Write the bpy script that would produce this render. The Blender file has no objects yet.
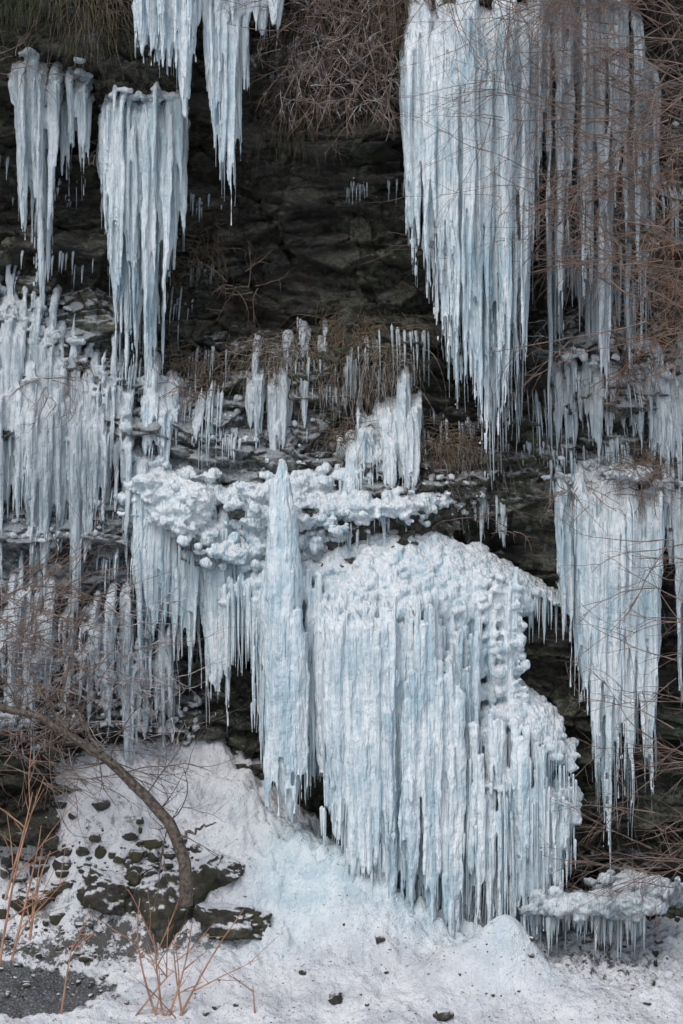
import bpy, math, numpy as np
from mathutils import Vector
rng=np.random.default_rng(7)
CAMY=-20.0
def P(px,py,y):
    s=(np.asarray(y,float)+20)/20
    return (np.asarray(px,float)-341.5)/100*s, 5.12+(512-np.asarray(py,float))/100*s
# ---------- noise ----------
def _h(ix,iy,iz,seed):
    a=ix.astype(np.int64).astype(np.uint32)*np.uint32(374761393)
    b=iy.astype(np.int64).astype(np.uint32)*np.uint32(668265263)
    c=iz.astype(np.int64).astype(np.uint32)*np.uint32(2246822519)
    h=a^b^c^np.uint32((seed*3266489917)&0xffffffff)
    h=(h^(h>>np.uint32(15)))*np.uint32(2246822519)
    h=(h^(h>>np.uint32(13)))*np.uint32(3266489917)
    h=h^(h>>np.uint32(16))
    return h.astype(np.float64)/4294967295.0
def vn(x,y,z=0.0,seed=0):
    x,y,z=np.broadcast_arrays(np.asarray(x,float),np.asarray(y,float),np.asarray(z,float))
    ix,iy,iz=np.floor(x),np.floor(y),np.floor(z)
    fx,fy,fz=x-ix,y-iy,z-iz
    fx=fx*fx*fx*(fx*(fx*6-15)+10);fy=fy*fy*fy*(fy*(fy*6-15)+10);fz=fz*fz*fz*(fz*(fz*6-15)+10)
    r=0
    for dx in (0,1):
        for dy in (0,1):
            for dz in (0,1):
                w=(fx if dx else 1-fx)*(fy if dy else 1-fy)*(fz if dz else 1-fz)
                r=r+w*_h(ix+dx,iy+dy,iz+dz,seed)
    return r*2-1
def fbm(x,y,z=0.0,oct=4,seed=0,gain=0.5):
    r=0;a=1;t=0
    for o in range(oct):
        f=2.03**o
        r=r+a*vn(np.asarray(x)*f+o*7.3,np.asarray(y)*f+o*3.1,np.asarray(z)*f,seed+o);t+=a;a*=gain
    return r/t
def cells(u,v,seed,g=0.6):
    iu,iv=np.floor(u),np.floor(v)
    best=np.full(u.shape,9e9);val=np.zeros(u.shape)
    for du in (-1,0,1):
        for dv in (-1,0,1):
            cu,cv=iu+du,iv+dv;z=np.zeros_like(cu)
            pu=cu+_h(cu,cv,z,seed);pv=cv+_h(cu,cv,z,seed+1)
            d=(u-pu)**2+(v-pv)**2
            w=_h(cu,cv,z,seed+2)*2-1+g*((_h(cu,cv,z,seed+3)*2-1)*(u-pu)+(_h(cu,cv,z,seed+4)*2-1)*(v-pv))
            m=d<best
            best=np.where(m,d,best);val=np.where(m,w,val)
    return val
def sst(a,b,x):
    t=np.clip((x-a)/(b-a),0,1);return t*t*(3-2*t)
# ---------- mesh helpers ----------
def new_obj(name,V,F,mat,smooth=True,attrs=None,parent=None):
    V=np.asarray(V,np.float32);F=np.asarray(F,np.int32)
    me=bpy.data.meshes.new(name)
    me.vertices.add(len(V));me.vertices.foreach_set("co",V.ravel())
    k=F.shape[1]
    me.loops.add(F.size);me.loops.foreach_set("vertex_index",F.ravel())
    me.polygons.add(len(F));me.polygons.foreach_set("loop_start",np.arange(0,F.size,k,dtype=np.int32))
    me.polygons.foreach_set("loop_total",np.full(len(F),k,np.int32))
    me.polygons.foreach_set("use_smooth",np.full(len(F),smooth))
    me.update(calc_edges=True)
    if attrs:
        for n,a in attrs.items():
            at=me.attributes.new(n,'FLOAT','POINT');at.data.foreach_set("value",np.asarray(a,np.float32).ravel())
    if mat: me.materials.append(mat)
    ob=bpy.data.objects.new(name,me);bpy.context.scene.collection.objects.link(ob)
    if parent: ob.parent=parent
    return ob
def tubes(C,R,sides=8,ell=None):
    N,K,_=C.shape
    T=np.gradient(C,axis=1);T/=np.linalg.norm(T,axis=2,keepdims=True)+1e-9
    ref=np.zeros_like(T);ref[...,1]=1
    par=np.abs(T[...,1:2])>0.95
    ref=np.where(par,np.array([1.0,0,0]),ref)
    U=np.cross(T,ref);U/=np.linalg.norm(U,axis=2,keepdims=True)+1e-9
    W=np.cross(U,T)
    ang=np.linspace(0,2*np.pi,sides,endpoint=False)
    V=C[:,:,None,:]+R[:,:,None,None]*(np.cos(ang)[None,None,:,None]*U[:,:,None,:]+np.sin(ang)[None,None,:,None]*W[:,:,None,:])
    idx=np.arange(N*K*sides).reshape(N,K,sides)
    a=idx[:,:-1,:];b=np.roll(a,-1,axis=2);d=idx[:,1:,:];c=np.roll(d,-1,axis=2)
    F=np.stack([a,b,c,d],-1).reshape(-1,4)
    return V.reshape(-1,3),F
def grid_faces(n,m):
    i=np.arange(n*m).reshape(n,m)
    return np.stack([i[:-1,:-1],i[:-1,1:],i[1:,1:],i[1:,:-1]],-1).reshape(-1,4)
class Acc:
    def __init__(s): s.V=[];s.F=[];s.A=[];s.n=0
    def add(s,V,F,a=0.0):
        s.V.append(V);s.F.append(F+s.n);s.A.append(np.broadcast_to(a,(len(V),)).astype(float));s.n+=len(V)
    def arr(s): return np.concatenate(s.V),np.concatenate(s.F),np.concatenate(s.A)
def cube_sphere(n=6):
    V=[];F=[]
    g=np.linspace(-1,1,n+1)
    for ax in range(3):
        for sg in (-1,1):
            a,b=np.meshgrid(g,g,indexing='ij')
            p=np.zeros(a.shape+(3,));p[...,ax]=sg;p[...,(ax+1)%3]=a*sg;p[...,(ax+2)%3]=b
            off=sum(len(v) for v in V);V.append(p.reshape(-1,3));F.append(grid_faces(n+1,n+1)[:, [0,3,2,1]]+off)
    V=np.concatenate(V);F=np.concatenate(F)
    key=np.round(V,5);u,inv=np.unique(key,axis=0,return_inverse=True);inv=inv.ravel()
    V=u/np.linalg.norm(u,axis=1,keepdims=True)
    return V,inv[F]
CSV,CSF=cube_sphere(4)
# ---------- materials ----------
def mat(name):
    m=bpy.data.materials.new(name);m.use_nodes=True
    nt=m.node_tree;b=nt.nodes["Principled BSDF"];return m,nt,b
def N(nt,t,**k):
    n=nt.nodes.new(t)
    for a,v in k.items():
        setattr(n,a,v)
    return n
def noise(nt,scale,detail=3,vec=None,rough=0.55,dist=0.0):
    n=N(nt,'ShaderNodeTexNoise');n.inputs['Scale'].default_value=scale;n.inputs['Detail'].default_value=detail
    n.inputs['Roughness'].default_value=rough;n.inputs['Distortion'].default_value=dist
    if vec is not None: nt.links.new(vec,n.inputs['Vector'])
    return n.outputs['Fac']
def pos(nt,sc=(1,1,1)):
    g=N(nt,'ShaderNodeNewGeometry');m=N(nt,'ShaderNodeVectorMath',operation='MULTIPLY')
    m.inputs[1].default_value=sc;nt.links.new(g.outputs['Position'],m.inputs[0]);return m.outputs[0]
def ramp(nt,fac,stops):
    r=N(nt,'ShaderNodeValToRGB');e=r.color_ramp.elements
    while len(e)<len(stops): e.new(0.5)
    for el,(p,c) in zip(e,stops):
        el.position=p;el.color=(*c,1) if len(c)==3 else c
    nt.links.new(fac,r.inputs[0]);return r.outputs[0]
def math_(nt,op,a,b=None,clamp=False):
    m=N(nt,'ShaderNodeMath',operation=op);m.use_clamp=clamp
    for i,v in enumerate((a,b)):
        if v is None: continue
        if isinstance(v,(int,float)): m.inputs[i].default_value=v
        else: nt.links.new(v,m.inputs[i])
    return m.outputs[0]
def mix(nt,f,a,b):
    m=N(nt,'ShaderNodeMix',data_type='RGBA')
    for i,v in ((0,f),(6,a),(7,b)):
        if isinstance(v,(int,float)): m.inputs[i].default_value=v
        elif isinstance(v,tuple): m.inputs[i].default_value=(*v,1)
        else: nt.links.new(v,m.inputs[i])
    return m.outputs[2]
def bump(nt,b,h,dist=0.02,st=1.0,prev=None):
    n=N(nt,'ShaderNodeBump');n.inputs['Distance'].default_value=dist;n.inputs['Strength'].default_value=st
    nt.links.new(h,n.inputs['Height'])
    if prev is not None: nt.links.new(prev,n.inputs['Normal'])
    if b is not None: nt.links.new(n.outputs[0],b.inputs['Normal'])
    return n.outputs[0]
def attr(nt,name):
    a=N(nt,'ShaderNodeAttribute');a.attribute_name=name;return a.outputs['Fac']
def upness(nt,sc,amp,p0,p1,extra=None,det=3):
    g=N(nt,'ShaderNodeNewGeometry');sx=N(nt,'ShaderNodeSeparateXYZ');nt.links.new(g.outputs['Normal'],sx.inputs[0])
    up=math_(nt,'ADD',sx.outputs[2],math_(nt,'MULTIPLY',math_(nt,'SUBTRACT',noise(nt,sc,det,pos(nt),0.7),0.5),amp))
    if extra is not None: up=math_(nt,'ADD',up,extra)
    return ramp(nt,up,[(p0,(0,0,0)),(p1,(1,1,1))])

def make_ice(name,lo,hi,snowc=(0.84,0.85,0.87),uw=.9):
    m,nt,b=mat(name)
    n1=noise(nt,1.0,3,pos(nt,(17,17,1.1)),0.7)
    n2=noise(nt,1.3,3,pos(nt,(1,1,.8)),0.65)
    f=math_(nt,'ADD',math_(nt,'MULTIPLY',n1,0.6),math_(nt,'MULTIPLY',n2,0.42))
    col=ramp(nt,f,[(0.40,lo),(0.51,tuple(a*.4+c*.6 for a,c in zip(lo,hi))),(0.59,hi)])  # streaky ice tint; its strong contrast also paints highlights and shading into the colour
    cl=attr(nt,'clear')
    col=mix(nt,cl,col,(0.62,0.69,0.72))
    upr=math_(nt,'MULTIPLY',upness(nt,9,1.4,.32,.80),uw)
    col=mix(nt,upr,col,snowc)
    sp=ramp(nt,noise(nt,38,2,pos(nt),.8),[(.70,(0,0,0)),(.76,(1,1,1))])
    col=mix(nt,math_(nt,'MULTIPLY',sp,.45),col,(.22,.19,.16))
    nt.links.new(col,b.inputs['Base Color'])
    rr=math_(nt,'ADD',math_(nt,'MULTIPLY',upr,0.35),0.38);nt.links.new(rr,b.inputs['Roughness'])
    b.inputs['IOR'].default_value=1.31
    h1=noise(nt,1.0,2,pos(nt,(38,38,3)),0.55)
    h2=noise(nt,26,3,pos(nt,(1,1,0.6)),0.7)
    hh=math_(nt,'ADD',h1,math_(nt,'MULTIPLY',h2,.8))
    bump(nt,b,hh,0.035,1.0)
    tl=N(nt,'ShaderNodeBsdfTranslucent');nt.links.new(mix(nt,.4,col,(0.62,.87,.98)),tl.inputs[0])
    mx=N(nt,'ShaderNodeMixShader');mx.inputs[0].default_value=.20
    nt.links.new(b.outputs[0],mx.inputs[1]);nt.links.new(tl.outputs[0],mx.inputs[2])
    tp=N(nt,'ShaderNodeBsdfTransparent');tp.inputs[0].default_value=(.85,.93,.96,1)
    m2=N(nt,'ShaderNodeMixShader')
    nt.links.new(math_(nt,'MULTIPLY',math_(nt,'MULTIPLY',cl,.75),math_(nt,'SUBTRACT',1.0,upr)),m2.inputs[0])
    nt.links.new(mx.outputs[0],m2.inputs[1]);nt.links.new(tp.outputs[0],m2.inputs[2])
    out=[n for n in nt.nodes if n.type=='OUTPUT_MATERIAL'][0];nt.links.new(m2.outputs[0],out.inputs[0])
    return m
ICE=make_ice('ice_blue',(0.44,0.59,0.66),(0.91,0.945,0.96))
ICEG=make_ice('ice_grey',(0.30,0.37,0.41),(0.80,0.84,0.865),(0.74,0.76,0.79),.75)
CRUST=make_ice('ice_rime',(0.24,0.28,0.31),(0.74,0.78,0.80),(0.74,0.76,0.79),.65)
def make_snow():
    m,nt,b=mat('snow')
    p=pos(nt)
    c=ramp(nt,noise(nt,2.6,5,p,0.68),[(0.32,(0.50,0.51,0.54)),(0.58,(0.76,0.76,0.78))])
    d=ramp(nt,noise(nt,30,4,p,0.8),[(0.57,(0,0,0)),(0.66,(1,1,1))])
    dm=ramp(nt,noise(nt,2.1,3,p,.65),[(0.42,(0.15,)*3),(0.6,(1,1,1))])
    dd=math_(nt,'MULTIPLY',math_(nt,'MULTIPLY',d,dm),0.6)
    c=mix(nt,dd,c,(0.19,0.16,0.14))
    dt=attr(nt,'dirt')
    dr=ramp(nt,math_(nt,'ADD',noise(nt,11,5,p,0.75),math_(nt,'MULTIPLY',math_(nt,'SUBTRACT',dt,.5),.30)),[(0.50,(0,0,0)),(0.56,(1,1,1))])
    c=mix(nt,math_(nt,'MULTIPLY',dr,math_(nt,'MINIMUM',math_(nt,'MULTIPLY',dt,2.0),.92)),c,(0.05,0.044,0.038))
    c=mix(nt,attr(nt,'icy'),c,ramp(nt,noise(nt,5,4,p,.65),[(.35,(0.46,0.60,0.66)),(.65,(.76,.84,.87))]))
    w=ramp(nt,math_(nt,'ADD',attr(nt,'wet'),math_(nt,'MULTIPLY',math_(nt,'SUBTRACT',noise(nt,7,4,p,.75),.5),1.3)),[(.38,(0,0,0)),(.58,(1,1,1))])
    dk=ramp(nt,noise(nt,45,4,p,0.75),[(0.38,(0.05,0.052,0.055)),(0.56,(0.13,0.13,0.135)),(0.68,(0.42,0.43,0.45))])
    c=mix(nt,w,c,dk)
    nt.links.new(c,b.inputs['Base Color'])
    r=math_(nt,'SUBTRACT',0.8,math_(nt,'MULTIPLY',attr(nt,'icy'),0.5));nt.links.new(r,b.inputs['Roughness'])
    hh=math_(nt,'ADD',noise(nt,8,5,p,0.7),math_(nt,'MULTIPLY',noise(nt,50,3,p,0.75),.25))
    bump(nt,b,hh,0.09,0.9)
    return m
SNOW=make_snow()
def make_rock(name):
    m,nt,b=mat(name);p=pos(nt)
    c=ramp(nt,noise(nt,1.0,6,pos(nt,(1.6,1.6,5)),0.74,0.5),[(0.34,(0.009,0.009,0.008)),(0.46,(0.032,0.029,0.026)),(0.56,(0.082,0.075,0.064)),(0.69,(0.20,0.19,0.165))])
    li=ramp(nt,noise(nt,11,5,p,0.8),[(0.46,(0,0,0)),(0.58,(1,1,1))])
    lm=ramp(nt,noise(nt,1.2,3,p),[(0.42,(0,0,0)),(0.54,(1,1,1))])
    c=mix(nt,math_(nt,'MULTIPLY',math_(nt,'MULTIPLY',li,lm),0.75),c,(0.19,0.205,0.145))
    mo=ramp(nt,noise(nt,1.7,4,pos(nt,(1,1,1.8)),0.72),[(0.54,(0,0,0)),(0.66,(1,1,1))])
    c=mix(nt,math_(nt,'MULTIPLY',mo,0.7),c,ramp(nt,noise(nt,20,4,p,.7),[(.4,(0.03,0.02,0.012)),(.65,(0.13,0.10,0.06))]))
    mg=ramp(nt,noise(nt,2.3,5,pos(nt,(1,1.3,1)),0.72),[(0.54,(0,0,0)),(0.62,(1,1,1))])
    c=mix(nt,math_(nt,'MULTIPLY',mg,0.6),c,(0.060,0.075,0.028))
    fr=attr(nt,'frost')
    upr=upness(nt,10,1.2,.60,.88,math_(nt,'MULTIPLY',math_(nt,'SUBTRACT',fr,.42),0.9),4)
    c=mix(nt,math_(nt,'MULTIPLY',upr,0.8),c,(0.60,0.63,0.66))
    gl=math_(nt,'ADD',fr,math_(nt,'MULTIPLY',math_(nt,'SUBTRACT',noise(nt,1,5,pos(nt,(8,8,2.2)),0.72),0.5),2.4))
    glr=ramp(nt,gl,[(0.48,(0,0,0)),(0.92,(1,1,1))])
    c=mix(nt,math_(nt,'MULTIPLY',glr,0.8),c,ramp(nt,noise(nt,25,3,p,.7),[(.35,(0.18,.20,.215)),(.6,(0.50,0.55,0.58))]))
    nt.links.new(c,b.inputs['Base Color']);b.inputs['Roughness'].default_value=.5
    hh=math_(nt,'ADD',noise(nt,1,5,pos(nt,(4,4,12)),0.72,0.3),math_(nt,'MULTIPLY',noise(nt,26,4,p,0.78),.45))
    bump(nt,b,hh,0.14,1.0)
    return m
ROCK=make_rock('rock_dark')
def simple(name,c1,c2,sc=20,rough=0.8,vec=(1,1,1)):
    m,nt,b=mat(name)
    nt.links.new(ramp(nt,noise(nt,sc,2,pos(nt,vec)),[(0.35,c1),(0.65,c2)]),b.inputs['Base Color'])
    b.inputs['Roughness'].default_value=rough
    return m
BARK=simple('bark',(0.04,0.03,0.024),(0.14,0.11,0.085),30)
TWIG=simple('twig_brown',(0.10,0.065,0.05),(0.24,0.17,0.135),8)
TWIGF=simple('twig_frosted',(0.12,0.085,0.07),(0.55,0.52,0.52),14)
TWIGR=simple('twig_red',(0.16,0.085,0.05),(0.32,0.185,0.115),8)
SAP=simple('twig_orange',(0.24,0.12,0.07),(0.42,0.24,0.15),8)
GRASS=simple('dry_grass',(0.07,0.05,0.034),(0.26,0.20,0.135),14)
GRASSF=simple('frosted_grass',(0.09,0.07,0.05),(0.50,0.47,0.43),16)
GREEN=simple('green_moss_fern',(0.025,0.035,0.015),(0.09,0.10,0.04),12)
LITTER=simple('litter_brown',(0.05,0.035,0.025),(0.20,0.13,0.09),5)
def mossrock():
    m,nt,b=mat('mossy_rock');p=pos(nt)
    c=ramp(nt,noise(nt,7,5,p,0.72),[(0.3,(0.012,0.011,0.010)),(0.52,(0.05,0.045,0.038)),(0.72,(0.15,0.14,0.12))])
    mo=ramp(nt,noise(nt,4,4,p,0.72),[(0.47,(0,0,0)),(0.6,(1,1,1))])
    c=mix(nt,math_(nt,'MULTIPLY',mo,0.8),c,(0.060,0.058,0.02))
    c=mix(nt,upness(nt,8,1.6,.42,.72),c,(0.74,0.75,0.78))
    nt.links.new(c,b.inputs['Base Color']);b.inputs['Roughness'].default_value=0.7
    bump(nt,b,noise(nt,16,5,p,0.78),0.06,1.0)
    return m
MROCK=mossrock()
# ---------- cliff ----------
cpx=np.array([-150,0,100,200,300,400,500,600,700,850.])
rows=[(-150,[-1.2,-1.2,-1.2,-1.3,-1.0,-1.1,-1.4,-1.4,-1.4,-1.4]),
(0,[-.9,-.9,-1.0,-1.2,-.6,-.8,-1.2,-1.1,-1.2,-1.2]),
(60,[-.7,-.7,-.8,-.6,-.2,-.3,-.7,-.7,-.8,-.8]),
(130,[-.3,-.2,-.2,.1,.1,0,-.2,-.4,-.5,-.5]),
(200,[.1,.1,.1,.35,.2,.1,.3,-.2,-.4,-.4]),
(300,[0,0,.2,.5,.4,.4,.5,-.1,-.3,-.3]),
(360,[-.3,-.3,-.1,.1,.1,.1,.3,-.3,-.4,-.4]),
(450,[-.5,-.4,-.3,-.2,0,0,.3,-.3,-.5,-.5]),
(520,[-.5,-.5,-.4,-.3,-.3,-.3,.1,-.3,-.4,-.4]),
(600,[-.7,-.7,-.5,-.1,-.2,-.2,.2,.1,0,0]),
(720,[-.9,-.8,-.3,.1,0,0,.3,.3,.3,.3]),
(800,[-.8,-.7,-.1,.1,0,0,.2,.3,.3,.3]),
(950,[-.6,-.5,0,0,0,0,.2,.3,.3,.3])]
rz=np.array([(1024-r[0])/100 for r in rows])[::-1];tab=np.array([r[1] for r in rows])[::-1]
cx=(cpx-341.5)/100
def macro(x,z):
    x=np.asarray(x,float);z=np.asarray(z,float)
    xi=np.clip(np.interp(x,cx,np.arange(len(cx))),0,len(cx)-1.001);zi=np.clip(np.interp(z,rz,np.arange(len(rz))),0,len(rz)-1.001)
    i=xi.astype(int);j=zi.astype(int);fx=xi-i;fz=zi-j;fx=fx*fx*(3-2*fx);fz=fz*fz*(3-2*fz)
    return (tab[j,i]*(1-fx)+tab[j,i+1]*fx)*(1-fz)+(tab[j+1,i]*(1-fx)+tab[j+1,i+1]*fx)*fz
def strata(x,z,per=0.55,sd=0):
    s=(z+0.10*x+0.5*fbm(x*0.45,z*0.6,0,4,11+sd))/per
    k=np.floor(s);f=s-k
    a=_h(k,np.floor(x*0.5+0.9*vn(x,z,0,5+sd)),k*0,21+sd)
    saw=np.where(f<0.14,f/0.14,1-(f-0.14)/0.86*0.9)
    return -saw*(0.03+0.34*a*a)*per/0.55
def Dsm(x,z): return macro(x,z)+0.3*fbm(x*0.7,z*0.9,0,3,31)+0.6*strata(x,z)
def Dfull(x,z):
    d=macro(x,z)+0.3*fbm(x*0.7,z*0.9,0,3,31)+1.15*strata(x,z)+1.2*strata(x,z,0.19,3)
    w1=0.35*vn(x*1.5,z*1.5,0,9)
    d=d+0.19*cells(x*0.8+w1,z*1.9+w1,40)+0.10*cells(x*2.6+w1*2,z*5+w1,50)+0.035*cells(x*8+w1*3,z*13,60)
    return d+0.06*fbm(x*5,z*8,0,4,70,.6)
def nonuni(a,b,step,outs):
    c=np.arange(a,b+step,step);lo=[a-o for o in outs][::-1];hi=[c[-1]+o for o in outs]
    return np.concatenate([lo,c,hi])
xs=nonuni(-4.3,4.3,0.014,[0.05,0.15,0.3,0.5,0.8,1.2,1.8,2.6,3.6,5,7,10,15,22,30])
zs=np.concatenate([[-1,-.5,0,.3],np.arange(0.6,10.9,0.012),[11,11.2,11.5,12,12.6,13.4,14.4,15.5,17]])
X,Z=np.meshgrid(xs,zs,indexing='ij')
Y=Dfull(X,Z)
Y=Y+np.where(Z>11.2,(Z-11.2).clip(0)**1.4*1.6,0)
far=np.clip(np.abs(X)-4.6,0,None);Y=Y+0.8*vn(X*0.25,Z*0.3,0,77)*np.clip(far,0,1)
def reg(x,z,px,py,rx,ry):
    a,b=P(px,py,-0.3);return np.exp(-(((x-a)/(rx/100))**2+((z-b)/(ry/100))**2))
FR=0
for r in [(60,480,170,150,.7),(60,640,140,90,.7),(30,330,90,60,.5),(615,260,100,250,.65),(630,520,80,100,.5),(190,540,90,120,.5),(350,470,110,70,.45),(620,900,80,70,.35),(120,60,80,90,.35),(300,60,70,70,.45),(470,520,50,60,.35),(300,400,90,60,.3)]:
    FR=FR+r[4]*reg(X,Z,*r[:4])
FR=np.clip(FR,0,0.8)
cliff=new_obj('rock_cliff',np.stack([X,Y,Z],-1).reshape(-1,3),grid_faces(*X.shape)[:,::-1],ROCK,True,{'frost':FR})
# ---------- ground ----------
gx=nonuni(-4.3,4.3,0.016,[0.05,0.15,0.3,0.5,0.8,1.2,1.8,2.6,3.6,5,7,10,15,25,40,70,120,200])
gy=np.concatenate([[-300,-200,-120,-80,-50,-35,-26,-20,-15,-12,-10,-8,-7,-6,-5,-4.5,-4.1,-3.8,-3.6],np.arange(-3.5,0.5,0.016),[0.6,0.8,1.2,2]])
lpx=(np.array([-300,0,100,200,250,300,350,400,450,540,600,900])-341.5)/100
lv=np.array([1.7,1.7,1.7,1.6,1.4,1.0,.6,.3,.1,-.2,-.32,-.3])
def gauss(x,y,px,yc,sx,sy,h):
    xc,_=P(px,900,yc);return h*np.exp(-((x-xc)/sx)**2-((y-yc)/sy)**2)
def wetm(x,y):
    xc,_=P(35,970,-1.75)
    r=((x-xc)/0.80)**2+((y+1.95)/0.42)**2+0.6*fbm(x*4,y*6,0,4,131)
    return np.clip((1.0-r)*2,0,1)
def Gh(x,y):
    x=np.asarray(x,float);y=np.asarray(y,float)
    g=np.interp(y,[-300,-60,-12,-5,-2.5,-1,0,2],[-2,-.4,0,.2,.64,1.1,1.3,1.4])
    L=np.interp(x,lpx,lv)
    yy=y+.25*fbm(x*1.3,y*1.3,0,3,99)
    g=g+np.where(L>0,L*sst(-1.6,0.15,yy),L*sst(-2.2,-1.2,y))
    for q in [(300,-.85,.45,.3,.38),(360,-1.0,.42,.4,.50),(420,-1.15,.4,.3,.2),(240,-.6,.4,.3,.2),(330,-1.4,.5,.25,.14),(512,-1.65,.28,.24,.34),(480,-1.75,.6,.3,.30),(90,-.5,.5,.3,.15),(620,-1.9,.6,.3,.1),(200,-1.75,.5,.25,.08),(230,-1.0,.4,.3,.15)]:
        g=g+gauss(x,y,*q)
    near=np.exp(-(np.clip(np.abs(x)-4.3,0,9)/6)**2)*sst(-8,-4,y)
    sm=1-np.clip(gauss(x,y,495,-1.7,.5,.35,1.1),0,.85)
    st=sst(-2.0,-1.1,y)
    g=g+near*sm*(0.14*fbm(x*1.6,y*1.6,0,4,101)+(0.04+.12*st)*fbm(x*5,y*5,0,4,111,.6)+0.02*fbm(x*22,y*22,0,3,121))
    return g-0.06*wetm(x,y)
GX,GY=np.meshgrid(gx,gy,indexing='ij')
GZ=Gh(GX,GY)
icy=np.clip(gauss(GX,GY,500,-1.6,.5,.35,.75)+gauss(GX,GY,320,-.9,.8,.6,.95)+gauss(GX,GY,430,-1.2,.7,.3,.7)+.5*fbm(GX*2,GY*2,0,3,141)-.1,0,.9)
xd=np.interp(GX,(np.array([-200,0,180,260,330])-341.5)/100,[1,1,.9,.4,0])
dirt=np.clip(xd*(.80*np.exp(-((GY+1.42)/.18)**2)+.32*sst(-1.5,-1.1,GY)),0,1)+np.clip(gauss(GX,GY,600,-.9,.8,.5,.6),0,.6)
dirt=dirt*(GX<6)
ground=new_obj('snow_ground',np.stack([GX,GY,GZ],-1).reshape(-1,3),grid_faces(*GX.shape),SNOW,True,{'icy':icy,'wet':wetm(GX,GY),'dirt':dirt})
# ---------- icicles ----------
def icicles(px,top,bot,R,off=0.05,K=30,clear=0.2,sides=8,acc=None,dep=None,flat=0.8,knob=0.14,full=False,embed=.30):
    n=len(px);t=np.linspace(0,1,K)[None,:]
    y=np.full((n,K),-0.4)
    pyk=top[:,None]+(bot-top)[:,None]*t
    if dep is None:
        D=Dfull if full else Dsm
        for it in range(2):
            x,z=P(px[:,None],pyk,y)
            d=D(x,z);d=np.minimum.accumulate(d,axis=1)
            ker=4
            dp=np.pad(d,((0,0),(ker,ker)),mode='edge');d=sum(dp[:,i:i+K] for i in range(2*ker+1))/(2*ker+1)
            ym=0.6*d+0.4*d[:,-1:]
            y=ym-off[:,None]*sst(0,0.25,t)-0.01
            lpx_=(pyk-pyk[:,:1])
            y=y+embed*(1-np.sqrt(np.clip(lpx_/22.,0,1)))
    else:
        y=np.repeat(dep[:,None],K,1)
    yref=y.mean(1,keepdims=True)
    x0,z=P(px[:,None],pyk,yref)
    L=(z[:,:1]-z[:,-1:])
    s=rng.random((n,1))*100
    x=x0+0.018*vn(s,t*L*2.0,0,201)*np.minimum(1,L)+0*t
    y=y+0.012*vn(s+50,t*L*2.0,0,202)
    fl=flat[:,None] if isinstance(flat,np.ndarray) else flat
    r=R[:,None]*(1-t)**fl
    cap=np.sqrt(np.clip(t*L/(R[:,None]*1.0),0,1))
    r=r*cap*(1+knob*vn(s,t*L*10,0,203)+knob*vn(s,t*L*3.2,1,204))
    r=np.maximum(r,0.002)
    V,F=tubes(np.stack([x,y,z],-1),r,sides)
    if acc is not None: acc.add(V,F,np.repeat(clear,K*sides) if isinstance(clear,np.ndarray) else clear)
    return V,F
def remesh(name,V,F,vox,m,amp=(0.02,0.01),clear=0.0,sm=2,vert=False,parent=None):
    ob=new_obj(name,V,F,None)
    md=ob.modifiers.new('r','REMESH');md.mode='VOXEL';md.voxel_size=vox
    if sm: s=ob.modifiers.new('s','SMOOTH');s.iterations=sm;s.factor=.5
    dg=bpy.context.evaluated_depsgraph_get();dg.update()
    me=bpy.data.meshes.new_from_object(ob.evaluated_get(dg))
    old=ob.data;ob.modifiers.clear();ob.data=me;bpy.data.meshes.remove(old)
    k=len(me.vertices);co=np.empty(k*3,np.float32);me.vertices.foreach_get('co',co);no=np.empty(k*3,np.float32);me.vertices.foreach_get('normal',no)
    co=co.reshape(-1,3).astype(float);no=no.reshape(-1,3)
    up=sst(0.1,0.7,no[:,2])
    if vert: d=amp[0]*fbm(co[:,0]*12,co[:,1]*12,co[:,2]*1.6,3,301)*(1-up)+amp[0]*1.0*fbm(co[:,0]*9,co[:,1]*9,co[:,2]*9,3,305,.65)*up
    else: d=amp[0]*fbm(co[:,0]*8,co[:,1]*8,co[:,2]*8,4,301,.65)
    d=d+amp[1]*fbm(co[:,0]*24,co[:,1]*24,co[:,2]*(9 if vert else 24),3,311)
    co=co+no*d[:,None]
    me.vertices.foreach_set('co',co.astype(np.float32).ravel());me.polygons.foreach_set('use_smooth',np.ones(len(me.polygons),bool));me.update()
    me.materials.clear();me.materials.append(m)
    at=me.attributes.new('clear','FLOAT','POINT');at.data.foreach_set('value',np.full(k,clear,np.float32))
    if parent: ob.parent=parent
    return ob
def balls(acc,C,R,sq=(1,1,1)):
    for c,r in zip(C,R):
        s=np.array(sq)*rng.uniform(.7,1.3,3);acc.add(CSV*s*r+np.array(c),CSF)
CL=[0]
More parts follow.
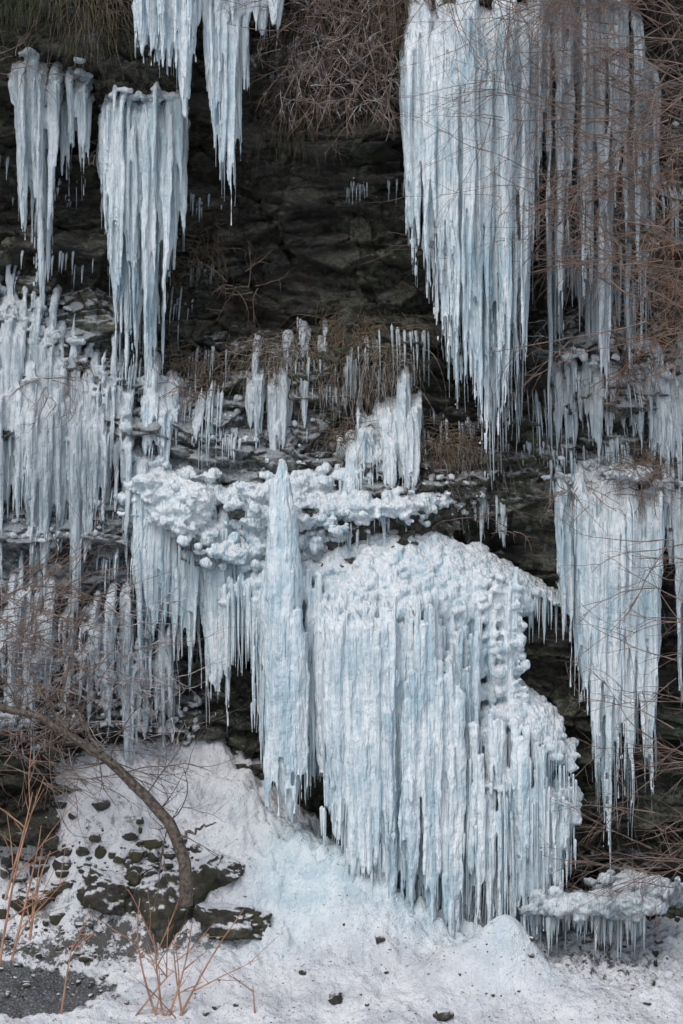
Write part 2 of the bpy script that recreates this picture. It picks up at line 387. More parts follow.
def cluster(env,n,Rr=(0.02,0.05),off=(0.0,0.2),clear=(0.1,0.5),m=ICE,p=0.9,jt=10,name='icicle_cluster',back=0.6,thin=0.6,fuse=True,grp=0.55,head=.7,ext=1.12):
    CL[0]+=1;sd=CL[0]
    env=np.array(env,float);x0_,x1_=env[0,0],env[-1,0]
    env[:,2]=env[:,1]+(env[:,2]-env[:,1])*ext
    acc=Acc();fa=Acc()
    def samp(k):
        px=x0_+rng.random(k*3)*(x1_-x0_);w=.25+.75*sst(-.5,.5,vn(px/7.0,sd,0,801))
        px=px[rng.random(k*3)<w][:k];return px
    def eb(px): return np.interp(px,env[:,0],env[:,1])+14*vn(px/9.0,sd,0,811),np.interp(px,env[:,0],env[:,2])
    def G(px): g=.5+.5*vn(px/11.0,sd,0,821)+.35*vn(px/4.0,sd,0,822);return np.clip(1-grp*(1-g),.15,1.03)
    px=samp(int(n*back));k=len(px);tp,bt=eb(px);f=(0.4+0.45*rng.random(k))*G(px)
    icicles(px,tp+rng.normal(0,jt,k),tp+(bt-tp)*f+jt,rng.uniform(Rr[1]*.9,Rr[1]*1.7,k),rng.uniform(off[0],off[1]*.7,k),38,rng.uniform(clear[0]*.6,clear[1]*.6,k),8,fa if fuse else acc,flat=0.6)
    px=samp(n);k=len(px);tp,bt=eb(px);f=(1-rng.random(k)**p*0.6)*G(px)
    ln=(bt-tp)*f;st=rng.random(k)**2*.3
    icicles(px,tp+st*ln+rng.normal(0,jt,k),tp+ln+2,rng.uniform(Rr[0],Rr[1],k)*(0.65+0.45*np.clip(ln/250,0,1.3)),rng.uniform(off[0],off[1],k),40,rng.uniform(clear[0],clear[1],k),8,fa if fuse else acc,flat=rng.uniform(.55,.95,k))
    px=samp(int(n*thin));k=len(px);tp,bt=eb(px);st=rng.random(k)*.75;gg=G(px)
    icicles(px,tp+(bt-tp)*st*gg,tp+(bt-tp)*gg*np.minimum(st+.12+.35*rng.random(k),1),rng.uniform(.006,.017,k),rng.uniform(off[0],off[1]*1.2,k),22,rng.uniform(clear[0],clear[1]+.2,k),6,acc)
    if head>0 and fuse:
        k=int((x1_-x0_)*head);px=rng.uniform(x0_,x1_,k);tp,_=eb(px);v=tp+rng.normal(4,6,k);x,z=P(px,v,-.4);y=Dfull(x,z)-rng.random(k)*.06;x,z=P(px,v,y)
        balls(fa,np.stack([x,y,z],-1),rng.uniform(.015,.05,k),(1.2,1,.8))
    V,F,A=acc.arr();ob=new_obj(name,V,F,m,True,{'clear':np.clip(A,0,1)})
    if fuse:
        V,F,_=fa.arr();remesh('ice_curtain',V,F,.0125,m,(.022,.009),(clear[0]+clear[1])*.3,1,True,parent=ob)
    return ob
W=(0.0,0.3)
cluster([(14,75,160),(24,65,250),(34,60,330),(38,60,372),(48,70,300),(58,80,190)],50,(.02,.042),clear=(.1,.6),m=ICEG)
cluster([(52,85,180),(70,80,215),(84,80,250),(92,80,190)],26,(.015,.035),clear=(.2,.7),m=ICEG)
cluster([(100,110,200),(112,100,330),(122,95,385),(145,90,415),(163,95,385),(175,100,330),(185,105,290)],150,(.020,.038),clear=(0,.3),jt=14,grp=.35)
cluster([(136,-30,60),(148,-40,90),(165,-40,112),(186,-40,140),(196,-30,80)],80,(.025,.048),(.1,.45),clear=(0,.2),grp=.4)
cluster([(203,-30,60),(215,-30,150),(232,-20,220),(243,-20,160),(249,0,110)],70,(.025,.04),(.1,.4),clear=(0,.25),grp=.4)
cluster([(196,-50,30),(240,-50,50),(280,-50,35)],70,(.05,.09),(.1,.45),clear=(0,.1),grp=.3)
cluster([(-20,300,470),(10,290,510),(40,310,470),(60,340,450)],60,(.018,.04),clear=(.1,.6),m=ICEG,jt=20)
cluster([(-20,390,550),(10,400,610),(30,385,580),(60,395,620),(95,390,630),(130,400,580)],190,(.02,.040),clear=(.05,.5),m=ICEG,jt=20,grp=.6)
cluster([(-20,330,450),(60,350,470),(130,380,490)],60,(.015,.035),clear=(.1,.6),m=ICEG,jt=26,grp=.8)
cluster([(142,385,480),(155,378,500),(172,378,490),(180,400,450)],50,(.026,.045),clear=W,grp=.4)
cluster([(190,400,450),(205,395,465),(224,400,462)],22,(.015,.03),clear=(.2,.6),m=ICEG,jt=10,head=0)
cluster([(130,470,580),(140,465,660),(155,475,710),(165,490,650),(172,500,590)],75,(.025,.045),clear=W,grp=.3)
cluster([(170,520,650),(190,515,715),(210,520,750),(226,530,745),(234,545,640)],90,(.022,.040),(0,.15),clear=(.0,.4),jt=16,grp=.35)
cluster([(215,540,600),(235,550,650),(262,545,670)],44,(.02,.035),(0,.2),clear=(.0,.4),grp=.4)
cluster([(246,360,440),(256,352,490),(264,365,450)],12,(.018,.034),clear=(.2,.6),m=ICEG,jt=12,thin=.3,head=0)
cluster([(268,370,470),(288,345,490),(308,360,455)],34,(.02,.042),clear=(.1,.5),m=ICEG,jt=12,thin=.5,head=0)
cluster([(297,300,360),(302,302,400),(308,330,370)],7,(.014,.03),clear=(.3,.7),m=ICEG,jt=8,thin=.3,head=0)
cluster([(316,345,400),(328,340,440),(336,370,410)],11,(.014,.03),clear=(.3,.7),m=ICEG,jt=10,thin=.3,head=0)
cluster([(338,440,500),(355,425,525),(372,418,512),(390,410,530),(404,385,535),(420,400,500)],80,(.022,.040),clear=(.0,.4),jt=12,grp=.45,thin=.5,head=0)
cluster([(406,60,210),(413,25,270),(428,10,305),(445,5,350),(465,0,400),(480,0,425),(499,0,485),(514,0,450),(524,0,410),(531,20,330)],480,(.018,.044),(.1,.5),clear=(0,.08),p=1.5,grp=.15,head=0)
cluster([(528,10,260),(545,-10,430),(560,-10,410),(590,-10,400),(615,0,440),(640,50,370),(655,90,290)],180,(.016,.036),(0,.25),clear=(.1,.6),m=ICEG,jt=34,grp=.55)
cluster([(550,200,430),(600,180,450),(640,220,410)],90,(.014,.035),(0,.2),clear=(.2,.7),m=ICEG,jt=60,grp=.8,fuse=False)
cluster([(556,370,470),(568,360,520),(590,365,480),(620,370,470),(650,360,480),(668,355,530),(700,360,520)],110,(.018,.04),(0,.2),clear=(.1,.5),m=ICEG,jt=18)
cluster([(558,485,620),(572,475,720),(592,472,790),(612,472,900),(625,475,820),(640,480,820),(652,485,850),(662,490,670)],220,(.020,.040),(.1,.35),clear=(.0,.3),jt=8,grp=.28,p=1.1)
cluster([(655,475,640),(675,480,730),(700,480,740)],50,(.02,.04),(.0,.25),clear=(.2,.7),m=ICEG,jt=16)
cluster([(470,485,530),(485,490,550),(505,490,545)],18,(.015,.03),clear=(.3,.7),m=ICEG,jt=10,head=0,fuse=False)
cluster([(-20,600,730),(30,610,745),(80,630,750),(130,640,750),(175,650,760)],190,(.014,.030),(0,.3),clear=(.05,.5),m=ICEG,jt=36,grp=.8,head=0)
acc=Acc()
n=90;px=rng.uniform(-10,690,n);py=rng.uniform(110,560,n)
keep=~((px>200)&(px<560)&(py<310));px=px[keep];py=py[keep];n=len(px)
reps=14;amp=rng.gamma(2.,9,n);px=(px[:,None]+rng.normal(0,1,(n,reps))*rng.uniform(5,16,(n,1))).ravel();py=(py[:,None]+rng.normal(0,4,(n,reps))).ravel();amp=np.repeat(amp,reps);n=len(px)
icicles(px,py,py+amp*rng.uniform(.4,1.8,n)+5,rng.uniform(.006,.022,n),rng.uniform(0,.04,n),14,rng.uniform(.2,.8,n),6,acc,full=True,embed=.1)
for (p0,p1,py_,a_) in [(345,405,180,18),(440,470,345,20),(190,215,262,18)]:
    k=22;q=rng.uniform(p0,p1,k);icicles(q,py_+rng.normal(0,3,k),py_+a_*rng.uniform(.2,1.2,k)+4,rng.uniform(.004,.009,k),rng.uniform(0,.03,k),12,rng.uniform(.5,.9,k),6,acc,full=True,embed=.1)
k=110;q=rng.uniform(545,645,k);icicles(q,905+rng.uniform(0,14,k),925+rng.uniform(0,45,k)*rng.random(k),rng.uniform(.010,.03,k),K=14,clear=rng.uniform(0,.4,k),sides=6,acc=acc,dep=rng.uniform(-1.12,-.95,k))
V,F,A=acc.arr();new_obj('icicle_fringe',V,F,ICEG,True,{'clear':A})
# ---------- crusts ----------
def crust(regs,name,m,vox=.015,amp=(.05,.025),r=(.02,.055),sm=5,ydep=None,th=-.15):
    a=Acc()
    for (px,py,rx,ry,n,out) in regs:
        q=rng.normal(0,.5,(n,2));p=px+q[:,0]*rx;v=py+q[:,1]*ry
        k=vn(p/22,v/16,0,901)>th;p=p[k];v=v[k]
        if ydep is None:
            x,z=P(p,v,-.4);y=Dfull(x,z)-out*rng.random(len(p))**2+.02
        else: y=rng.uniform(*ydep,len(p))
        x,z=P(p,v,y)
        rr=r[0]+(r[1]-r[0])*rng.random(len(p))**2
        balls(a,np.stack([x,y,z],-1),rr,(1.25,1,.8))
    V,F,_=a.arr();return remesh(name,V,F,vox,m,amp,sm=sm)
crust([(180,502,50,26,1100,.20),(150,478,25,14,300,.20),(215,520,30,20,500,.18),(160,385,22,8,60,.06)],'ice_crust',ICE,r=(.03,.06),sm=5,th=-.5)
crust([(30,610,70,20,450,.14),(110,640,70,22,450,.14),(40,665,80,22,450,.12),(120,700,70,26,450,.12),(30,725,70,20,400,.12),(160,730,40,22,200,.1)],'ice_crust',CRUST,vox=.013,r=(.012,.04),sm=2,amp=(.06,.03))
crust([(270,490,50,12,700,.15),(270,530,66,26,1500,.20),(370,505,64,11,900,.15),(240,545,30,20,500,.2),(330,480,50,18,80,.06)],'ice_crust',ICE,r=(.025,.055),sm=4,th=-.5)
crust([(50,395,90,9,300,.05),(20,310,50,10,120,.05),(60,440,90,60,350,.03),(60,540,90,40,300,.04),(300,430,120,40,260,.04),(450,500,60,30,160,.05)],'ice_crust',CRUST,vox=.013,r=(.012,.03),sm=2)
crust([(615,476,45,7,800,.3),(600,464,25,5,150,.15),(660,482,25,8,200,.12)],'ice_crust',ICEG,r=(.02,.045),sm=3)
crust([(595,905,46,8,1500,.9)],'ice_crust',ICEG,r=(.04,.075),ydep=(-1.2,-.3),sm=6,th=-1)
crust([(635,890,32,12,600,.9)],'ice_crust',CRUST,r=(.03,.07),ydep=(-.8,-.3),th=-.6)
crust([(140,100,45,7,110,.05),(50,75,40,7,80,.05),(640,200,40,120,600,.05),(620,340,60,25,300,.06),(300,60,40,60,260,.05)],'ice_crust',CRUST,vox=.012,r=(.010,.03),sm=2)
# ---------- central frozen waterfall ----------
A0=Acc()
tx=[225,250,265,300,320,340,370,400,440,480,520,560];ty=[562,548,538,538,535,526,519,517,525,542,566,590]
bx=[250,265,280,300,318,325,335,350,380,400,430,450,470,500,540,560,575];by=[690,770,800,820,775,795,850,880,905,925,945,950,940,945,945,900,820]
T_=lambda p:np.interp(p,tx,ty)
B_=lambda p:np.interp(p,bx,by)
def domey(p,q):
    u=np.clip((p-395)/112,-1,1);w=.30+.55*np.sqrt(1-u*u)
    return -.15-w*np.sqrt(np.clip(q,0,1))
def cols(px,tp,bt,R,yd,flat=.35,knob=.09,sides=10):
    n=len(px);return icicles(px,tp,bt,rng.uniform(*R,n),K=60,sides=sides,acc=A0,dep=yd,flat=flat,knob=knob)
C=[];R=[]
for i in range(900):
    p=rng.uniform(298,522);q=rng.random();y=float(domey(p,q));py=T_(p)+16+q**1.3*85*(1-.6*abs((p-395)/120)**1.5)
    x,z=P(p,py,y+.05);C.append((float(x),y+.10,float(z)));R.append(.06+.08*rng.random()**2)
for i in range(300):
    p=rng.uniform(300,520);q=rng.random();y=float(domey(p,q));py=T_(p)+14+q**1.3*85*(1-.6*abs((p-395)/120)**1.5)
    x,z=P(p,py,y);C.append((float(x),y,float(z)));R.append(.02+.04*rng.random())
balls(A0,C,R,(1,1,.9))
n=380;p=rng.uniform(308,478,n);q=rng.random(n)**.7
grp=.5+.5*vn(p/10.,3.,0,701)
start=T_(p)+26+q*80*(1-.6*np.abs((p-395)/120).clip(0,1)**1.5)+60*rng.random(n)*(1-grp)
end=B_(p)-rng.random(n)**1.6*130*(1.15-grp)-25*(1-q)
cols(p,start,np.maximum(end,start+60),(.020,.052),domey(p,q)-.05-.24*grp*q+rng.uniform(-.06,.06,n),flat=.34)
n=90;p=rng.uniform(325,468,n);cols(p,T_(p)+60+rng.random(n)*60,B_(p)-20-rng.random(n)*60,(.08,.13),domey(p,rng.uniform(.1,.5,n)),flat=.2)
for pc,s0,w in [(335,600,8),(358,650,7),(386,595,10),(410,660,6),(432,585,11),(454,650,6)]:
    n=26;p=pc+rng.normal(0,w*.6,n);cols(p,s0+rng.uniform(0,130,n),B_(p)-rng.random(n)*70,(.024,.048),domey(p,1+0*p)-.10-rng.random(n)*.18,flat=.4)
C=[];R=[]
for i in range(420):
    p=rng.uniform(225,330);q=rng.random();y=-.30-.47*q;x,z=P(p,T_(p)+q*35+7,y);C.append((float(x),y,float(z)));R.append(.03+.045*rng.random()**2)
for i in range(260):
    p=rng.uniform(500,575);q=rng.random();y=.05-.42*q;x,z=P(p,T_(p)+4+q*12,y);C.append((float(x),y,float(z)));R.append(.02+.025*rng.random()**2)
balls(A0,C,R,(1.2,1,.8))
n=60;p=rng.uniform(250,322,n);cols(p,560+rng.uniform(0,50,n),B_(p)-rng.random(n)*130,(.022,.042),-.76+rng.uniform(-.15,.2,n),flat=.6)
K=90;t=np.linspace(0,1,K);tip=457+t*370
rad=np.interp(t,[0,.01,.03,.08,.16,.28,.45,.7,.88,1],[.002,.028,.055,.09,.13,.175,.20,.195,.12,.002])*(1+.05*vn(t*22,t*0,0,401)+.03*vn(t*60,t*0,0,403))
sx,sz=P(281+9*t,tip,-1.02)
V,F=tubes(np.stack([sx+.04*vn(t*7,t*0,0,402),-1.0+.02*vn(t*8,t*0,0,404),sz],-1)[None],rad[None],20);A0.add(V,F)
n=90;p=rng.uniform(266,309,n);cols(p,555+np.abs(p-286)*3+rng.uniform(0,150,n),690+rng.uniform(0,135,n),(.014,.034),-1.0-.17*np.sqrt(np.clip(1-((p-287)/24)**2,0,1)),flat=.5)
# knobbly tubes on the right flank
n=44;p=rng.uniform(462,517,n);cols(p,565+rng.uniform(0,70,n),690+rng.uniform(0,30,n),(.026,.05),-.62+rng.uniform(-.15,.2,n),flat=.25,knob=.2)
C=[];R=[]
for i in range(240):
    k=rng.integers(0,14);kx=464+(k*37)%56;p=kx+rng.normal(0,3);py=575+rng.random()*125;y=-.66-.12*((k*13)%7)/7+rng.uniform(-.05,.05);x,z=P(p,py,y);C.append((float(x),y,float(z)));R.append(rng.uniform(.02,.055))
def tier(n,lo,hi,tf,y0,y1,h,r0,r1):
    for i in range(n):
        p=rng.uniform(lo,hi);q=rng.random();y=y0+(y1-y0)*q;x,z=P(p,tf(p)+q**1.5*h,y);C.append((float(x),y,float(z)));R.append(r0+(r1-r0)*rng.random()**2)
tier(600,466,560,lambda p:np.interp(p,[465,490,515,540,560],[715,692,684,700,722]),-.30,-.98,40,.035,.075)
tier(260,520,574,lambda p:np.interp(p,[520,550,574],[726,728,742]),-.3,-.85,30,.03,.06)
tier(320,520,578,lambda p:np.interp(p,[520,545,578],[785,772,795]),-.5,-1.0,30,.03,.07)
tier(120,468,515,lambda p:760+(p-468)*.2,-.8,-1.08,22,.025,.05)
balls(A0,C,R,(1.1,1,.85))
n=240;p=rng.uniform(464,572,n);st=np.interp(p,[465,500,540,575],[715,705,725,770]);cols(p,st+rng.random(n)*130,B_(p)-rng.random(n)**1.3*150,(.018,.044),-.82+rng.uniform(-.30,.25,n),flat=.5)
n=60;p=rng.uniform(515,576,n);cols(p,785+rng.random(n)*40,B_(p)-rng.random(n)*90,(.018,.04),-.98+rng.uniform(-.08,.1,n),flat=.5)
V,F,_=A0.arr()
fw=remesh('frozen_waterfall',V,F,0.0135,ICE,(0.032,0.017),0.0,1,True)
acc=Acc()
def fr(lo,hi,n,t0,t1,b,R,yd,cl=(0,.25)):
    px=rng.uniform(lo,hi,n);tp=rng.uniform(t0,t1,n);bt=np.minimum(np.maximum(tp+30,b(px)),960)
    icicles(px,tp,bt,rng.uniform(*R,n),K=30,clear=rng.uniform(*cl,n),acc=acc,dep=yd(px),flat=.7)
fr(250,335,110,600,740,lambda p:B_(p)-rng.random(len(p))**2*120+5,(.010,.026),lambda p:-.8+rng.uniform(-.25,.2,len(p)))
fr(320,475,180,680,880,lambda p:B_(p)-rng.random(len(p))*200+4,(.009,.026),lambda p:domey(p,1+0*p)-.10+rng.uniform(-.18,.12,len(p)))
fr(466,576,240,750,870,lambda p:B_(p)-rng.random(len(p))*170+5,(.008,.022),lambda p:-.88+rng.uniform(-.28,.2,len(p)))
fr(470,560,60,725,740,lambda p:755+rng.random(len(p))*50,(.008,.022),lambda p:-.98+rng.uniform(-.06,.1,len(p)))
fr(500,560,30,585,600,lambda p:605+rng.random(len(p))*40,(.008,.02),lambda p:-.35+rng.uniform(-.06,.1,len(p)))
fr(225,265,50,575,600,lambda p:620+rng.random(len(p))*60,(.010,.028),lambda p:-.75+rng.uniform(-.1,.1,len(p)))
V,F,A=acc.arr();new_obj('icicle_curtain',V,F,ICE,True,{'clear':A},parent=fw)
# ---------- boulders ----------
def boulder(name,c,s,seed,m=MROCK,n=14):
    V,F=cube_sphere(n);V=V.copy()
    r=np.random.default_rng(seed)
    for k in range(10):
        d=r.normal(size=3);d/=np.linalg.norm(d);h=r.uniform(.5,.85)
        q=V@d;V=V-np.outer(np.clip(q-h,0,None)*.9,d)
    V=V*(1+.28*fbm(V[:,0]*2.5+seed,V[:,1]*2.5,V[:,2]*2.5,4,501,.65)[:,None])
    return new_obj(name,V*np.array(s)+np.array(c),F,m,True)
def onpix(px,py):
    ys=np.arange(-3.4,0.3,.02);x,z=P(px,py,ys);g=Gh(x,ys);i=np.where(g>=z)[0]
    i=i[0] if len(i) else 0
    return float(x[i]),float(ys[i]),float(g[i])
for px,py,s,sd in [(226,920,(.40,.3,.24),1),(168,912,(.38,.3,.42),12),(108,888,(.30,.26,.28),3),(195,885,(.34,.28,.40),4),(35,893,(.25,.2,.20),6),(222,872,(.24,.22,.18),8)]:
    x,y,z=onpix(px,py+22);boulder('mossy_boulder',(x,y+.12,z+.13),s,sd,MROCK,30)
stones=Acc()
r=np.random.default_rng(5)
for i in range(480):
    if i<240: px,py=r.uniform(-5,200),r.normal(870,17)
    elif i<290: px,py=r.uniform(520,683),r.uniform(900,960)
    elif i<390: px,py=r.uniform(-5,130),r.uniform(925,1000)
    else: px,py=r.uniform(0,683),r.uniform(930,1022)
    x,y,z=onpix(px,py);sz=(.012+.07*r.random()**3)*(1 if i<240 else .5)
    V,F=cube_sphere(4)
    for k in range(6):
        d=r.normal(size=3);d/=np.linalg.norm(d);h=r.uniform(.45,.8);V=V-np.outer(np.clip(V@d-h,0,None)*.95,d)
    stones.add(V*np.array([sz*r.uniform(.8,1.5),sz,sz*r.uniform(.7,1.3)])+np.array([x,y,z+sz*.3]),F)
V,F,_=stones.arr();new_obj('scattered_stones',V,F,MROCK,False)
for px,py in [(337,1003),(443,1020),(62,808)]:
    x,y,z=onpix(px,py);boulder('stone',(x,y,z+.03),(.09,.07,.06),px,MROCK,8)
n=4800;lx=rng.uniform(-3.6,3.6,n);ly=rng.uniform(-2.9,-.3,n);kk=vn(lx*1.5,ly*2,0,951)+.6*rng.random(n)>-.05;lx=lx[kk];ly=ly[kk];n=len(lx);lz=Gh(lx,ly)
V=[];F=[]
for i in range(n):
    a=rng.uniform(0,6.28);l=.004+.022*rng.random()**3;w=rng.uniform(.002,.008);d=np.array([math.cos(a),math.sin(a),rng.uniform(-.3,.3)])*l;e=np.array([-math.sin(a),math.cos(a),rng.uniform(0,.5)])*w
    c=np.array([lx[i],ly[i],lz[i]+.006]);V+= [c-d,c+e,c+d,c-e];F.append([4*i,4*i+1,4*i+2,4*i+3])
new_obj('leaf_litter',np.array(V),np.array(F),LITTER,False)
# ---------- twigs ----------
KT=10
class Twigs:
    def __init__(s): s.C=[];s.R=[]
    def grow(s,st,d,L,r,depth,wob=.35,grav=0.0,kids=(3,6),up=None):
        d=np.array(d,float);d/=np.linalg.norm(d);pts=[np.array(st,float)];seg=L/(KT-1);cv=rng.normal(0,wob*.35,3)
        for i in range(KT-1):
            d=d+cv*.3+rng.normal(0,wob*.25,3)+np.array([0,0,grav])*.1;d/=np.linalg.norm(d);pts.append(pts[-1]+d*seg)
        pts=np.array(pts);s.C.append(pts);s.R.append(np.linspace(r,r*.35,KT))
        if depth>0:
            for k in range(rng.integers(*kids)):
                i=rng.integers(1,KT-1);dd=pts[i+1]-pts[i];dd/=np.linalg.norm(dd)
                nd=dd+rng.normal(0,.6,3)*np.array([1,.6,1]);s.grow(pts[i],nd,L*rng.uniform(.35,.65),max(r*.55,.0018),depth-1,wob,grav,kids)
    def path(s,P3,r0,r1):
        P3=np.array(P3,float);t=np.linspace(0,len(P3)-1,KT*2);i=np.arange(len(P3))
        c=np.stack([np.interp(t,i,P3[:,k]) for k in range(3)],-1)
        c[1:-1]=(c[:-2]+2*c[1:-1]+c[2:])/4+rng.normal(0,.012,(len(c)-2,3))
        h=KT;rr=np.linspace(r0,r1,KT*2)
        s.C.append(c[:h]);s.R.append(rr[:h])
        c2=c[h-1:2*h-1];s.C.append(c2);s.R.append(rr[h-1:2*h-1]);return c
    def build(s,name,m,sides=4):
        V,F=tubes(np.array(s.C),np.array(s.R),sides);return new_obj(name,V,F,m)
def pt(px,py,y): x,z=P(px,py,y);return np.array([float(x),y,float(z)])
T=Twigs()
for i in range(75):
    p=rng.uniform(280,435);y=-.9+rng.uniform(-.2,.3);T.grow(pt(p,rng.uniform(-40,90),y),(rng.normal(0,.7),-.3,rng.normal(-.2,.6)),rng.uniform(.4,.9),.006,2,.5,-.6,(2,5))
T.build('bare_shrub',TWIG,4)
T=Twigs()
for i in range(70):
    p=rng.uniform(278,400);y=-.7+rng.uniform(-.2,.2);T.grow(pt(p,rng.uniform(10,100),y),(rng.normal(0,.7),-.3,rng.normal(0,.6)),rng.uniform(.2,.5),.005,2,.5,-.4,(2,5))
T.build('frosted_shrub',TWIGF,4)
T=Twigs()
for i in range(105):
    p=rng.uniform(600,760);py=rng.uniform(-60,330);y=rng.uniform(-2.0,-1.3);T.grow(pt(p,py,y),(-1+rng.normal(0,.3),rng.normal(0,.2),rng.normal(0.1,.5)),rng.uniform(.8,1.9),.007,2,.36,-.15,(3,6))
for i in range(24):
    p=rng.uniform(430,620);T.grow(pt(p,-40,-1.9),(rng.normal(0,.6),-.1,-1),rng.uniform(.8,2.0),.005,2,.3,0,(2,5))
T.build('bare_shrub',TWIG,4)
T=Twigs()
for i in range(80):
    p=rng.uniform(640,710);py=rng.uniform(130,350);y=rng.uniform(-1.5,-1.0);T.grow(pt(p,py,y),(rng.normal(-.5,.6),rng.normal(-.2,.3),rng.normal(0,.8)),rng.uniform(.3,.7),.005,2,.6,-.3,(2,5))
T.build('bare_shrub',TWIGR,4)
T=Twigs()
for i in range(60):
    p=rng.uniform(560,680);py=rng.uniform(130,360);x,z=P(p,py,-.6);y=float(Dsm(x,z))-.1;T.grow(pt(p,py,y),(rng.normal(-.3,.7),-.6,rng.normal(0,.7)),rng.uniform(.25,.55),.005,2,.6,-.3,(2,5))
T.build('frosted_shrub',TWIGF,4)
T=Twigs()
for i in range(48):
    p=rng.uniform(650,740);py=rng.uniform(540,900);y=rng.uniform(-1.9,-1.2);T.grow(pt(p,py,y),(-1,rng.normal(0,.2),rng.normal(0,.5)),rng.uniform(.6,1.2),.006,2,.4,-.1,(2,5))
T.build('bare_shrub',TWIG,4)
T=Twigs()
for i in range(60):
    p=rng.uniform(-40,60);py=rng.uniform(560,780);y=rng.uniform(-1.8,-1.2);T.grow(pt(p,py,y),(1,rng.normal(0,.2),rng.normal(0.2,.5)),rng.uniform(.5,1.2),.006,2,.42,0,(2,5))
T.build('bare_shrub',TWIG,4)
T=Twigs()
for i in range(110):
    p=rng.uniform(0,185);py=rng.uniform(590,750);y=rng.uniform(-1.25,-.95);T.grow(pt(p,py,y),(rng.normal(),-.3,rng.normal(0.2,.6)),rng.uniform(.2,.6),.005,1,.5,0,(2,5))
T.build('frosted_shrub',TWIGF,4)
T=Twigs()
for px_,py_,k in [(235,280,10),(190,390,12),(625,370,26),(640,480,34),(570,490,12),(500,520,8),(60,390,10),(20,70,10),(95,150,6)]:
    for i in range(k):
        x,z=P(px_+rng.normal(0,15),py_+rng.normal(0,8),-.4);y=float(Dsm(x,z))-.35
        T.grow((float(x),y,float(z)),(rng.normal(),-.4,rng.normal(-.1,.6)),rng.uniform(.25,.5),.005,1,.5,-.4,(2,5))
T.build('bare_shrub',TWIG,4)
T=Twigs()
yb=-1.75
main=[(186,905),(187,862),(172,826),(150,798),(128,782),(100,752),(72,738),(50,720),(20,712),(0,703),(-60,690)]
c=T.path([pt(a,b,yb) for a,b in main],.062,.024)
T.path([pt(a,b,yb-.05) for a,b in [(100,752),(80,715),(60,700),(75,640),(90,590)]],.018,.005)
T.path([pt(a,b,yb-.05) for a,b in [(135,785),(120,770),(75,742),(40,690),(25,660)]],.022,.008)
T.path([pt(a,b,yb-.05) for a,b in [(178,840),(200,828),(220,822)]],.02,.005)
for i in range(34):
    q=c[rng.integers(4,19)];T.grow(q,(rng.normal(-.2,.8),rng.normal(0,.3),rng.normal(.3,.7)),rng.uniform(.3,1.0),.007,2,.45,.1,(2,4))
T.build('bare_tree',BARK,8)
T=Twigs()
for a,b,l,dx in [(0,965,1.7,.12),(12,960,1.2,.25),(30,940,.8,.1),(160,1030,1.2,-.35),(165,1030,1.0,.3),(170,1035,1.3,.55),(185,1040,.9,-.1),(60,1030,.8,.05),(120,1040,.8,.6),(255,1040,.5,.1),(5,900,1.0,.3),(165,1035,.9,-.1)]:
    T.grow(pt(a,b,-2.3),(dx,0,1),l,.013,2,.14,0,(2,4))
T.build('sapling_twigs',SAP,5)
def tuft(items,name,m):
    C=[];R=[]
    for (p0,p1,py0,L,n) in items:
        cs=rng.uniform(p0,p1,max(3,n//28))
        for i in range(n):
            ci=cs[rng.integers(len(cs))];p=ci+rng.normal(0,7);x,z=P(p,py0+16*math.sin(ci*7)+rng.normal(0,9),-.3);y=float(Dsm(x,z))-.10
            l=L*rng.uniform(.2,1.1)*(.6+.5*math.sin(ci*3.3)**2)/100;t=np.linspace(0,1,KT);o=rng.uniform(.02,.22);lx=(p-ci)*.014+rng.normal(0,.17)
            C.append(np.stack([float(x)+lx*np.sqrt(t)+.04*vn(t*3,i,0,5),y-o*np.sqrt(t),float(z)+.08*np.sin(t*3)-l*t**1.5],-1));R.append(np.linspace(.0038,.0012,KT))
    V,F=tubes(np.array(C),np.array(R),3);return new_obj(name,V,F,m)
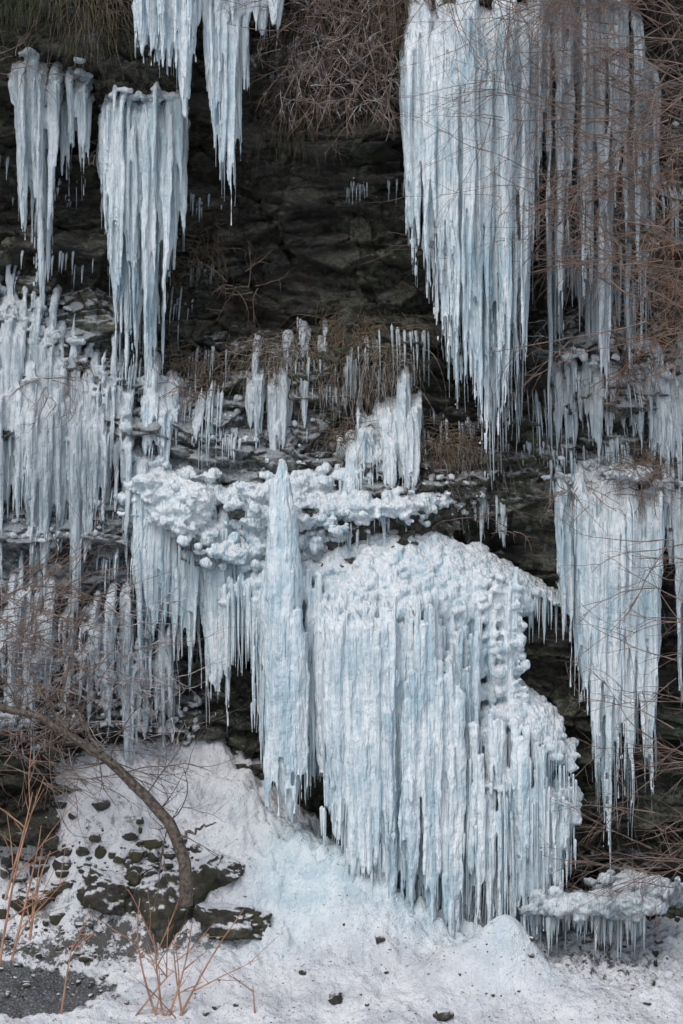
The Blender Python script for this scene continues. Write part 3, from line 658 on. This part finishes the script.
tuft([(335,408,330,85,300),(240,310,350,60,130),(350,400,365,60,120)],'dry_grass_tuft',GRASS)
tuft([(320,400,370,60,130),(240,300,360,50,80),(425,480,455,60,90)],'frosted_grass_tuft',GRASSF)
tuft([(425,485,445,75,230),(330,360,430,40,80)],'dry_grass_tuft',GRASS)
tuft([(160,235,370,50,150),(30,80,380,50,80),(150,210,250,40,90)],'dry_grass_tuft',GRASS)
tuft([(600,660,360,40,120),(590,683,475,45,110),(640,690,200,150,220),(560,600,480,45,50)],'dry_grass_tuft',GRASS)
tuft([(-5,75,0,55,420),(90,130,40,40,120)],'fern_tuft',GREEN)
tuft([(75,135,20,60,200),(265,420,20,70,400),(280,400,90,60,160)],'dry_grass_tuft',GRASS)
# ---------- world, sun, camera ----------
w=bpy.data.worlds.new("World");bpy.context.scene.world=w;w.use_nodes=True
nt=w.node_tree;sky=nt.nodes.new('ShaderNodeTexSky');sky.sky_type='NISHITA';sky.sun_disc=False
el=math.radians(48);az=math.radians(205)
sky.sun_elevation=el;sky.sun_rotation=az
hs=nt.nodes.new('ShaderNodeHueSaturation');hs.inputs['Saturation'].default_value=.65
nt.links.new(sky.outputs[0],hs.inputs['Color']);nt.links.new(hs.outputs[0],nt.nodes['Background'].inputs[0]);nt.nodes['Background'].inputs[1].default_value=0.15
sd=bpy.data.lights.new('sun','SUN');sd.energy=2.1;sd.angle=math.radians(35);sd.color=(1,.97,.94)
so=bpy.data.objects.new('sun',sd);bpy.context.scene.collection.objects.link(so)
dv=Vector((math.sin(az)*math.cos(el),math.cos(az)*math.cos(el),math.sin(el)))
so.rotation_euler=dv.to_track_quat('Z','Y').to_euler()
cd=bpy.data.cameras.new('camera');co=bpy.data.objects.new('camera',cd);bpy.context.scene.collection.objects.link(co)
co.location=(0,-20,5.12);co.rotation_euler=(math.radians(90),0,0);cd.sensor_fit='VERTICAL';cd.sensor_height=24;cd.lens=24*20/10.24;cd.clip_end=1000
bpy.context.scene.camera=co
bpy.context.scene.view_settings.view_transform='Standard';bpy.context.scene.view_settings.look='None'
